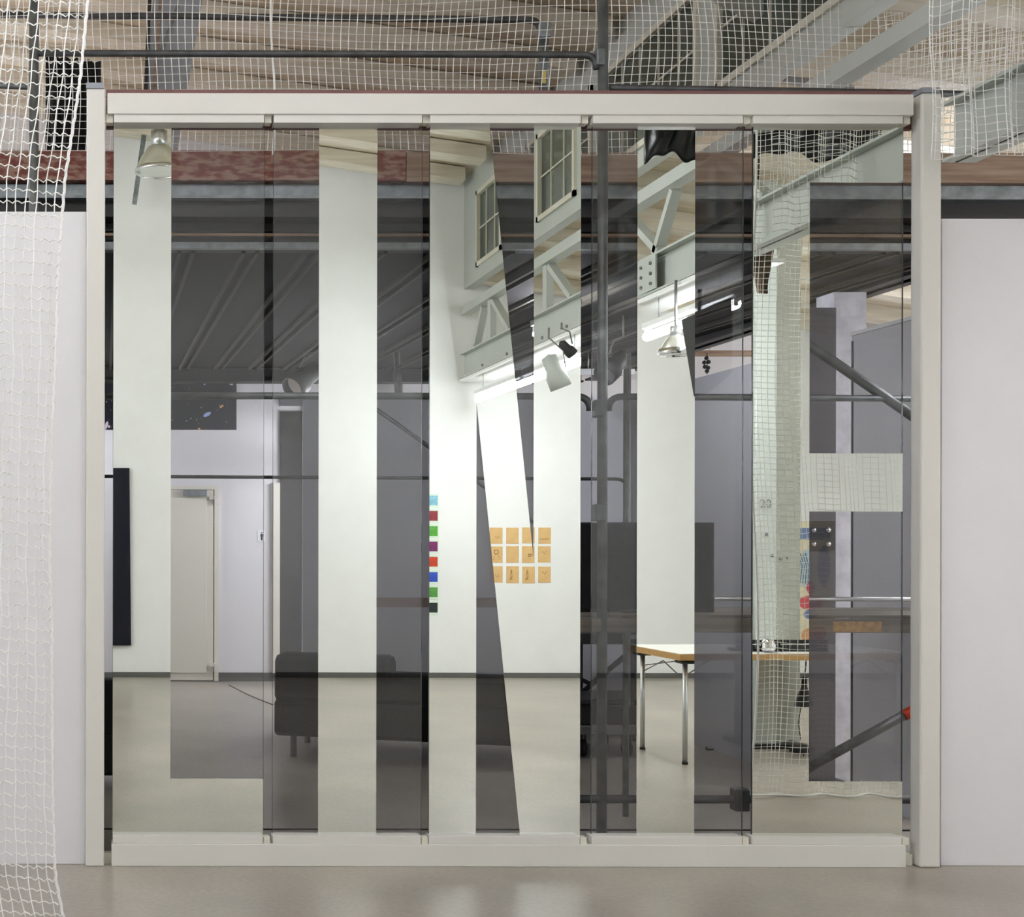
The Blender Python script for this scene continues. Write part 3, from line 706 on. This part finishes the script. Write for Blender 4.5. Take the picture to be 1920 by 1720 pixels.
for r_i,(y0,y1) in enumerate(((988,1018),(1023.5,1054),(1061,1092))):
    for c_i,(x0,x1) in enumerate(((918,942),(949,972.5),(979,1002.5),(1009,1032.5))):
        j=rs.uniform(-1,1)*.4
        a,b=R(x0+j,y0+rs.uniform(-.6,.6),x1+j,y1+rs.uniform(-.6,.6),YF+.001,.002)
        o=MB().box(a,b).obj('paper_sheet',m_tan,origin=a); tag(o,'tan sketch sheet, %s row, %s from the left in the paper grid'%(rown[r_i],coln[c_i]),'drawing','tan sketch sheets in a grid')
        mb=MB(); cx,cz=(a[0]+b[0])/2,(a[2]+b[2])/2; w_,h_=b[0]-a[0],b[2]-a[2]
        sub=(r_i,c_i)
        def curve(f,n=14,r=.0012): mb.tube([(cx+w_*f(t)[0],YF+.0035,cz+h_*f(t)[1]) for t in [k/n for k in range(n+1)]],r,4)
        if sub==(1,0):
            curve(lambda t:(.16*math.cos(6.28*t),.16+.13*math.sin(6.28*t)),r=.003); curve(lambda t:(-.05-.2*t,.05-.4*t)); curve(lambda t:(.08+.25*t,.05-.35*t))
        elif sub==(1,2):
            curve(lambda t:(.1+.1*math.cos(6.28*t),-.05+.08*math.sin(6.28*t)),r=.003); curve(lambda t:(.3,.05-.15*t),r=.003)
        elif sub==(0,3):
            for k in range(5): curve(lambda t,k=k:(-.35+.16*k+.05*math.cos(6*t),-.2+.06*math.sin(6*t)),8)
        elif r_i==2 and c_i in (1,2):
            for k in range(4): curve(lambda t,k=k:(-.15+.06*k*math.cos(5*t)+.1*t,.0+.3*math.sin(3*t+k)),10,.0012)
        elif c_i==3: curve(lambda t:(-.2+.4*t,.1+.1*math.sin(9*t)))
        elif sub==(0,0) or sub==(2,0): curve(lambda t:(-.1+.4*t,-.1+.08*math.sin(12*t)))
        if mb.v:
            q=mb.obj('sketch_lines',m_ink); q.data.transform(Matrix.Translation(-o.location)); q.parent=o
# colourful poster on the front wall right of the net
pa,pb=R(1494,975,1560,1225,YF+.001,.003)
mp=[mat('poster cream',(236,226,196),.8),mat('poster blue',(120,140,180),.8),mat('poster pale blue',(190,212,226),.8),mat('poster red',(214,92,100),.8),mat('poster orange',(220,160,110),.8),mat('poster line',(60,70,90),.8)]
mb=MB().box(pa,pb)
yy=YF+.005
def pq(x0,y0,x1,y1,m): p=M(x0,y0,YF); q=M(x1,y1,YF); mb.add([(p.x,yy,p.z),(q.x,yy,p.z),(q.x,yy,q.z),(p.x,yy,q.z)],[(3,2,1,0)],m)
pq(1497,988,1557,1010,1)
def pd(px,py,rx,rz,m):
    c=M(px,py,YF); vs=[(c.x+rx*.00572*math.cos(t*.4488),yy+.001*m,c.z+rz*.00572*math.sin(t*.4488)) for t in range(14)]; mb.add(vs,[list(range(14))],m)
pd(1512,1065,14,38,2); pd(1545,1060,12,40,1); pd(1520,1128,24,14,3); pd(1520,1150,14,9,1); pd(1514,1190,12,14,4); pd(1536,1185,14,12,3); pd(1520,1100,9,12,3)
for k in range(4): mb.tube([M(1494+5*k,1035,YF)+Vector((0,.01,0)),M(1503+4*k,1060,YF)+Vector((0,.01,0)),M(1499+5*k,1092,YF)+Vector((0,.01,0))],.003,4,5)
tag(mb.obj('art_poster',mp,origin=pa),'colourful abstract poster on the mirrored wall behind the netted column','poster')

# lamps
def tube_lamp(label,x,y0,y1,zt,group='fluorescent tubes under the girder',housing=True,hang=None,twin=False,m_tube=m_tube,rt=.019):
    t=thing('fluorescent_lamp',label,'lamp',(x,(y0+y1)/2,zt),group)
    part('lamp_tube', MB().tube([(x,y0,zt),(x,y1,zt)],rt,12), m_tube, t)
    if twin: part('lamp_tube', MB().tube([(x+.12,y0,zt),(x+.12,y1,zt)],.019,12), m_tube, t)
    part('batten', MB().box((x-.03,y0-.02,zt+.055),(x+(.15 if twin else .03),y1+.02,zt+.095)), m_white, t, .004)
    for yy_ in (y0,y1): part('end_cap', MB().box((x-.015,yy_-.012,zt-.012),(x+.015,yy_+.012,zt+.056)), m_white, t)
    if hang:
        for yy_ in (y0+.2,y1-.2): part('hanger', MB().tube([(x,yy_,zt+.09),(x,yy_,hang)],.004,6), m_alu, t)
    return t
tube_lamp('glowing tube hung under the girder nearest the mirrored wall',XT,-7.50,-6.03,2.93,hang=3.18,rt=.032)
tube_lamp('second glowing tube under the girder above the tan sheets',XT,-5.97,-4.50,2.93,hang=3.18,rt=.032)
tube_lamp('glowing tube under the girder seen in the fourth letter',XT,-3.27,-1.95,2.93,hang=3.18,rt=.032)
m_tb=emit('strong aisle and fill tube',(.96,.98,1.05),TUBE*1.5)
m_tbl=emit('left fill tube',(.96,.98,1.05),TUBE*1.9)
m_thall=emit('hall fill tube',(.95,.985,1.06),TUBE*.75)
m_tm=emit('bright fill tube',(.96,.98,1.05),TUBE*1.2)
for (x,y0,zt,nm) in ((-1.6,-6.6,4.7,'nearest the white wall'),(-1.6,-3.8,4.7,'left of the middle'),(1.4,-3.4,4.75,'in the middle'),(-2.9,-3.5,4.4,'furthest to the left')):  # lamps added outside the mirrored view to fill the hall with light
    tube_lamp('unseen twin fill lamp added under the hall roof %s'%nm,x,y0,y0+1.5,zt,'added fill lamps of the main hall',hang=nave(x)-.005,twin=True,m_tube=m_tbl if x<-2.5 else m_thall)
tube_lamp('unseen fill lamp added under the left part of the mezzanine',-1.2,6.0,7.4,2.85,'added fill lamps behind the screen walls',hang=mz(6.6),twin=True,m_tube=m_tm)  # added out of sight to brighten the far wall
tube_lamp('unseen fill lamp added under the mezzanine behind the third letter',3.0,2.35,3.15,2.93,'added fill lamps behind the screen walls',hang=mz(2.8),m_tube=m_tb)  # added, hidden by the mirror, to light partition and board
tube_lamp('unseen fill lamp added behind the grey partition',2.6,5.6,7.1,2.3,'added fill lamps behind the screen walls',hang=mz(6.4),twin=True,m_tube=m_tm)  # added out of sight to light the wall above the partition
tube_lamp('unseen fill lamp added in the right aisle nearest the frame',7.2,.2,1.7,3.3,'lamps in the aisle',hang=aisle(7.2)-.145,twin=True,m_tube=m_tb)  # added beyond the view to brighten the aisle
tube_lamp('unseen fill lamp added far back in the right aisle',7.6,4.0,5.5,3.3,'lamps in the aisle',hang=aisle(7.6)-.145,twin=True,m_tube=m_tb)  # another aisle fill lamp added beyond the view
tube_lamp('fluorescent lamp close under the aisle roof behind the right timber',5.75,2.0,3.5,3.72,'lamps in the aisle',hang=aisle(5.75)-.145,twin=True,m_tube=m_tb)
tube_lamp('unseen fill lamp added on the camera side of the right aisle',7.2,-3.2,-1.7,3.3,'lamps in the aisle',hang=aisle(7.2)-.145,twin=True,m_tube=m_tm)  # aisle fill lamp added where neither view nor mirrors show it
for (x,y0,zt,nm) in ((-2.1,2.0,4.3,'nearer'),(-2.4,5.2,4.4,'further')):  # lamps added out of view to brighten the roof behind the net
    tube_lamp('unseen fill lamp added under the roof beyond the net, the %s one'%nm,x,y0,y0+1.5,zt,'added fill lamps beyond the net',hang=nave(x),twin=True,m_tube=m_tb)

# high bay lamps
def high_bay(label,c,r,stem):
    t=thing('high_bay_lamp',label,'lamp',c,'metal high bay lamps')
    c=Vector(c)
    part('reflector', MB().lathe([(r*.35,.55*r*2),(r*.5,.5*r*2),(r*.75,.3*r*2),(r*.95,.1*r*2),(r,0),(r*.97,0),(r*.7,.28*r*2),(0,.45*r*2)],c,n=36), m_refl, t)
    part('rim', MB().lathe([(r*1.0,-.012),(r*1.04,0),(r*1.0,.03),(r*.96,0),(r*1.0,-.012)],c,n=36), m_chrome, t)
    part('glass_cover', MB().lathe([(0,-.07*r),(r*.6,-.04*r),(r*.96,0)],c,n=36), m_refl, t)
    part('gear_box', MB().lathe([(0,r*1.7),(r*.35,r*1.7),(r*.35,r*1.05),(0,r*1.05)],c,n=20), m_alu, t)
    part('suspension', MB().tube([(c.x,c.y,c.z+r*1.6),(c.x,c.y,stem)],.01,8), m_mid, t)
    return t
c=M(297,322,-7.2); high_bay('round metal high bay lamp at the top of the letter L',c,.24,nave(c.x))
c=M(1266,661,-2.6); high_bay('silver high bay lamp beside the black loudspeaker',c,.105,3.2)
# slotted steel bar near it
mb=MB().bar(M(274,215,-7.7),M(251,382,-7.7),.05,.09,up=(0,1,0)); 
tag(mb.obj('slotted_rail',m_galv,origin=M(251,382,-7.7)),'slanting grey slotted steel rail in the letter L','rail')
# spotlights clamped under the girder
spot('spotlight','large pale stage spotlight hanging under the girder',M(1028,668,-4.55),M(1044,708,-4.55),.085,.27,m_steel,stem=3.2)
spot('spotlight','small dark spotlight hanging under the girder beside the pale one',M(1052,642,-4.3),M(1070,660,-4.3),.045,.13,m_darkb,stem=3.2)
# black loudspeaker
ls=thing('loudspeaker','black wedge shaped loudspeaker hung under the girder at the fourth letter','loudspeaker',M(1300,742,-2.15))
poly=[M(1276,598,-2.15),M(1342,566,-2.15),M(1342,705,-2.15),M(1300,742,-2.15)]
part('cabinet', MB().prism(poly,(0,.22,0)), m_blackp, ls)
part('bracket', MB().tube([M(1312,600,-2.05),M(1312,540,-2.05)],.012,8), m_darkb, ls)
# black sheeting bags at the roof
def blob(label,px0,px1,py0,py1,Y,dep,seed):
    a=M(px0,py0,Y); b=M(px1,py1,Y); nu,nv=40,24; vs=[];fs=[]
    sd=seed*1.7
    for side in (0,1):
        for i in range(nu+1):
            for k in range(nv+1):
                u=i/nu; v=k/nv
                cr=.25*math.sin(u*17+sd+3*v)+.2*math.sin(u*31+v*9+sd*2)+.15*math.sin(v*15+u*8)
                e=min(1,u*8,(1-u)*8,(1-v)*8)
                d=dep*(.5+.5*cr)*e*(1 if side else -1)+(.004 if side else -.004)
                sag=-.03*math.sin(u*math.pi*3+sd)*v-.015*math.sin(u*23+sd)*v
                vs.append((a.x+(b.x-a.x)*u,Y+d,a.z+(b.z-a.z)*v+sag))
    n=(nu+1)*(nv+1)
    for i in range(nu):
        for k in range(nv):
            q=[i*(nv+1)+k,(i+1)*(nv+1)+k,(i+1)*(nv+1)+k+1,i*(nv+1)+k+1]
            fs.append(q); fs.append([n+t for t in q][::-1])
    for i in range(nu): 
        for k in (0,nv): fs.append([i*(nv+1)+k,n+i*(nv+1)+k,n+(i+1)*(nv+1)+k,(i+1)*(nv+1)+k])
    for k in range(nv):
        for i in (0,nu): fs.append([i*(nv+1)+k,i*(nv+1)+k+1,n+i*(nv+1)+k+1,n+i*(nv+1)+k])
    o=MB().add(vs,fs,0,True).obj('plastic_sheet',m_plastic,origin=((a.x+b.x)/2,Y,b.z)); tag(o,label,'plastic sheet'); return o
blob('crumpled black plastic sheet bundled under the roof at the fourth letter',1206,1345,110,294,-2.2,.10,1)
blob('crumpled black plastic sheet bundled above the girder at the letter E',1400,1650,120,292,-1.70,.08,5)
# brown folded net bundle beside the column
mb=MB()
for k in range(5): mb.tube([M(1418+3*k,400,-1.9+.02*k),M(1414+6*k,470,-1.9),M(1420+4*k,548,-1.9+.02*k)],[.02,.035,.008],7)
mb.tube([M(1421,292,-1.9),M(1420,400,-1.9)],.008,6)
tag(mb.obj('rope_bundle',mat('brown rope',(96,80,62),.9,var=.4,scale=30),origin=M(1420,548,-1.9)),'brown rope bundle hanging at the left of the letter E','rope')

# column behind the net
cl=thing('steel_column','pale grey steel column on a black foot behind the right net','column',M(1458,1400,-3.37))
yc=-3.37; xa,xb=M(1418,0,yc).x,M(1500,0,yc).x
ztop=aisle(4.9)-.15
xr=M(1453,0,yc).x
part('web', MB().prism([(xr-.01,yc-.3,0),(xr,yc-.01,0),(xr+.01,yc-.01,0),(xr,yc-.3,0)],(0,0,ztop)), m_steel, cl)
part('flange', MB().prism([(xa,yc-.015,0),(xr,yc+.0,0),(xr,yc+.015,0),(xa,yc,0)],(0,0,ztop)), m_steel, cl)
part('side_plate', MB().prism([(xr,yc,0),(xr,yc+.015,0),(M(1500,0,yc-.28).x,yc-.28,0),(M(1500,0,yc-.28).x-.015,yc-.28,0)],(0,0,ztop)), mat('column side with painted shade',(150,152,142),.6,var=.05), cl)  # shade on this face is put into its darker colour
part('flange', MB().box((xa,yc-.32,.0),(xb,yc-.305,ztop)), m_steel, cl)
part('base_plate', MB().box((xa-.06,yc-.36,0),(xb+.03,yc+.06,.03)), m_blackp, cl)
def text(body,loc,size,m,parent,rot):
    cu=bpy.data.curves.new('lettering','FONT'); cu.body=body; cu.size=size; cu.extrude=.0008
    tmp=bpy.data.objects.new('tmp',cu); COL.objects.link(tmp)
    bpy.context.view_layer.update()
    me=bpy.data.meshes.new_from_object(tmp.evaluated_get(bpy.context.evaluated_depsgraph_get()))
    bpy.data.objects.remove(tmp); me.materials.clear(); me.materials.append(m)
    o=bpy.data.objects.new('lettering',me); COL.objects.link(o)
    me.transform(Matrix.Translation(Vector(loc)-parent.location)@Matrix.Rotation(math.radians(90),4,'X'))
    o.parent=parent; return o
# the number is read in the mirror, so it is seen from behind the sheet: facing +Y and left-right reversed to the viewer
q=M(1424,950,yc+.02)
t_=text('20',(0,0,0),.085,m_mid,cl,None)
t_.data.transform(Matrix.Translation(Vector((q.x,q.y,q.z))))
for (px,py) in ((1436,1000),(1463,1046),(1447,1040),(1476,1044)):
    part('bolt', MB().lathe([(0,.01),(.011,.01),(.011,0)],M(px,py,yc+.015),R=Matrix.Rotation(-math.pi/2,3,'X'),n=8), m_mid, cl)

# table seen in the mirror
tb=thing('folding_table','white table with beech edge and chrome legs seen in the fourth letter','table',(0,0,0))
TL,TD=1.6,.75
part('table_top', MB().box((0,0,.725),(TL,TD,.74)), m_tabletop, tb)
part('edge_band', MB().box((-.004,-.004,.695),(TL+.004,TD+.004,.737)), m_beech, tb, .002)
for x in (.07,TL-.07):
    for y in (.07,TD-.07):
        lg=part('leg', MB().tube([(x,y,0.01),(x,y,.695)],.0165,14), m_alu, tb)
        part('leg_foot', MB().tube([(x,y,0.0),(x,y,.015)],.019,12), m_cable, lg)
        part('leg_socket', MB().box((x-.05,y-.05,.67),(x+.05,y+.05,.696)), m_blackp, tb,.01)
for x in (.07,TL-.07):
    part('brace', MB().tube([(x,.09,.56),(x,TD/2,.66),(x,TD-.09,.56)],.004,6), m_mid, tb)
part('brace', MB().tube([(.09,TD-.07,.6),(.45,TD/2,.69)],.004,6), m_mid, tb)
part('brace', MB().tube([(.09,.07,.6),(.45,TD/2,.69)],.004,6), m_mid, tb)
# its near corner towards the glass stands at the reflected pixel (1275, 1226)
tb.rotation_euler=(0,0,0.0)
cor=M(1275,1225,-2.60)
ang=math.radians(-3)
th=tb
th.rotation_euler=(0,0,ang)
# local corner (0,TD) is the corner nearest the mirror
cx_=cor.x-( -math.sin(ang)*TD ); cy_=cor.y-(math.cos(ang)*TD)
tb.location=(cx_,cy_,0)
# keyboard-like black strip and silver lamp on the table
mb=MB().box((0,0,0),(.62,.12,.012))
for i in range(15):
    for k in (0,1): mb.box((.01+i*.041,.10,.012+k*.022),(.04+i*.041,.12,.03+k*.022))
o=mb.obj('storage_rack',m_blackp); o.location=(tb.location.x+.50,tb.location.y+TD-.30,.741); o.scale=(1,1,1.5); tag(o,'low black slotted rack lying on the table behind the net','rack')
dl=thing('desk_lamp','small silver lamp head lying on the table behind the net','lamp',(tb.location.x+.68,tb.location.y+TD-.12,.74))
c=Vector(dl.location)+Vector((0,.0,.05))
part('shade', MB().lathe([(0,.045),(.03,.035),(.05,.0),(.045,-.03),(.02,-.05),(0,-.05)],c,n=20), m_chrome, dl)
part('arm', MB().tube([c+Vector((.03,0,.03)),c+Vector((.07,0,.02)),c+Vector((.09,0,-.045))],.006,6), m_cable, dl)
# black cone lamp standing under the table
fl=thing('cone_lamp','black cone shaped lamp hanging low beside the netted column','lamp',M(1508,1322,-3.0))
c=M(1508,1322,-3.0)
part('shade', MB().lathe([(.062,0),(.058,.03),(.02,.13),(.015,.2),(0,.2)],c,n=20), m_blackp, fl)
part('cord', MB().tube([c+Vector((0,0,.2)),c+Vector((.01,.0,.28)),c+Vector((.015,0,.345))],.005,6), m_cable, fl)
part('cord', MB().tube([c+Vector((-.02,0,.01)),c+Vector((-.04,0,-.12)),c+Vector((-.02,0,-.25)),c+Vector((.0,0,-.36)),c+Vector((.05,0,c.z*-1+.012))],.003,5), m_cable, fl)
# black extension block on the floor by the column
bx=M(1500,0,-3.2).x
mb=MB().box((bx-.08,-3.2,0),(bx+.06,-3.1,.045)); tag(mb.obj('cable_block',m_cable,bevel=.01),'black cable block on the floor at the foot of the netted column','block')
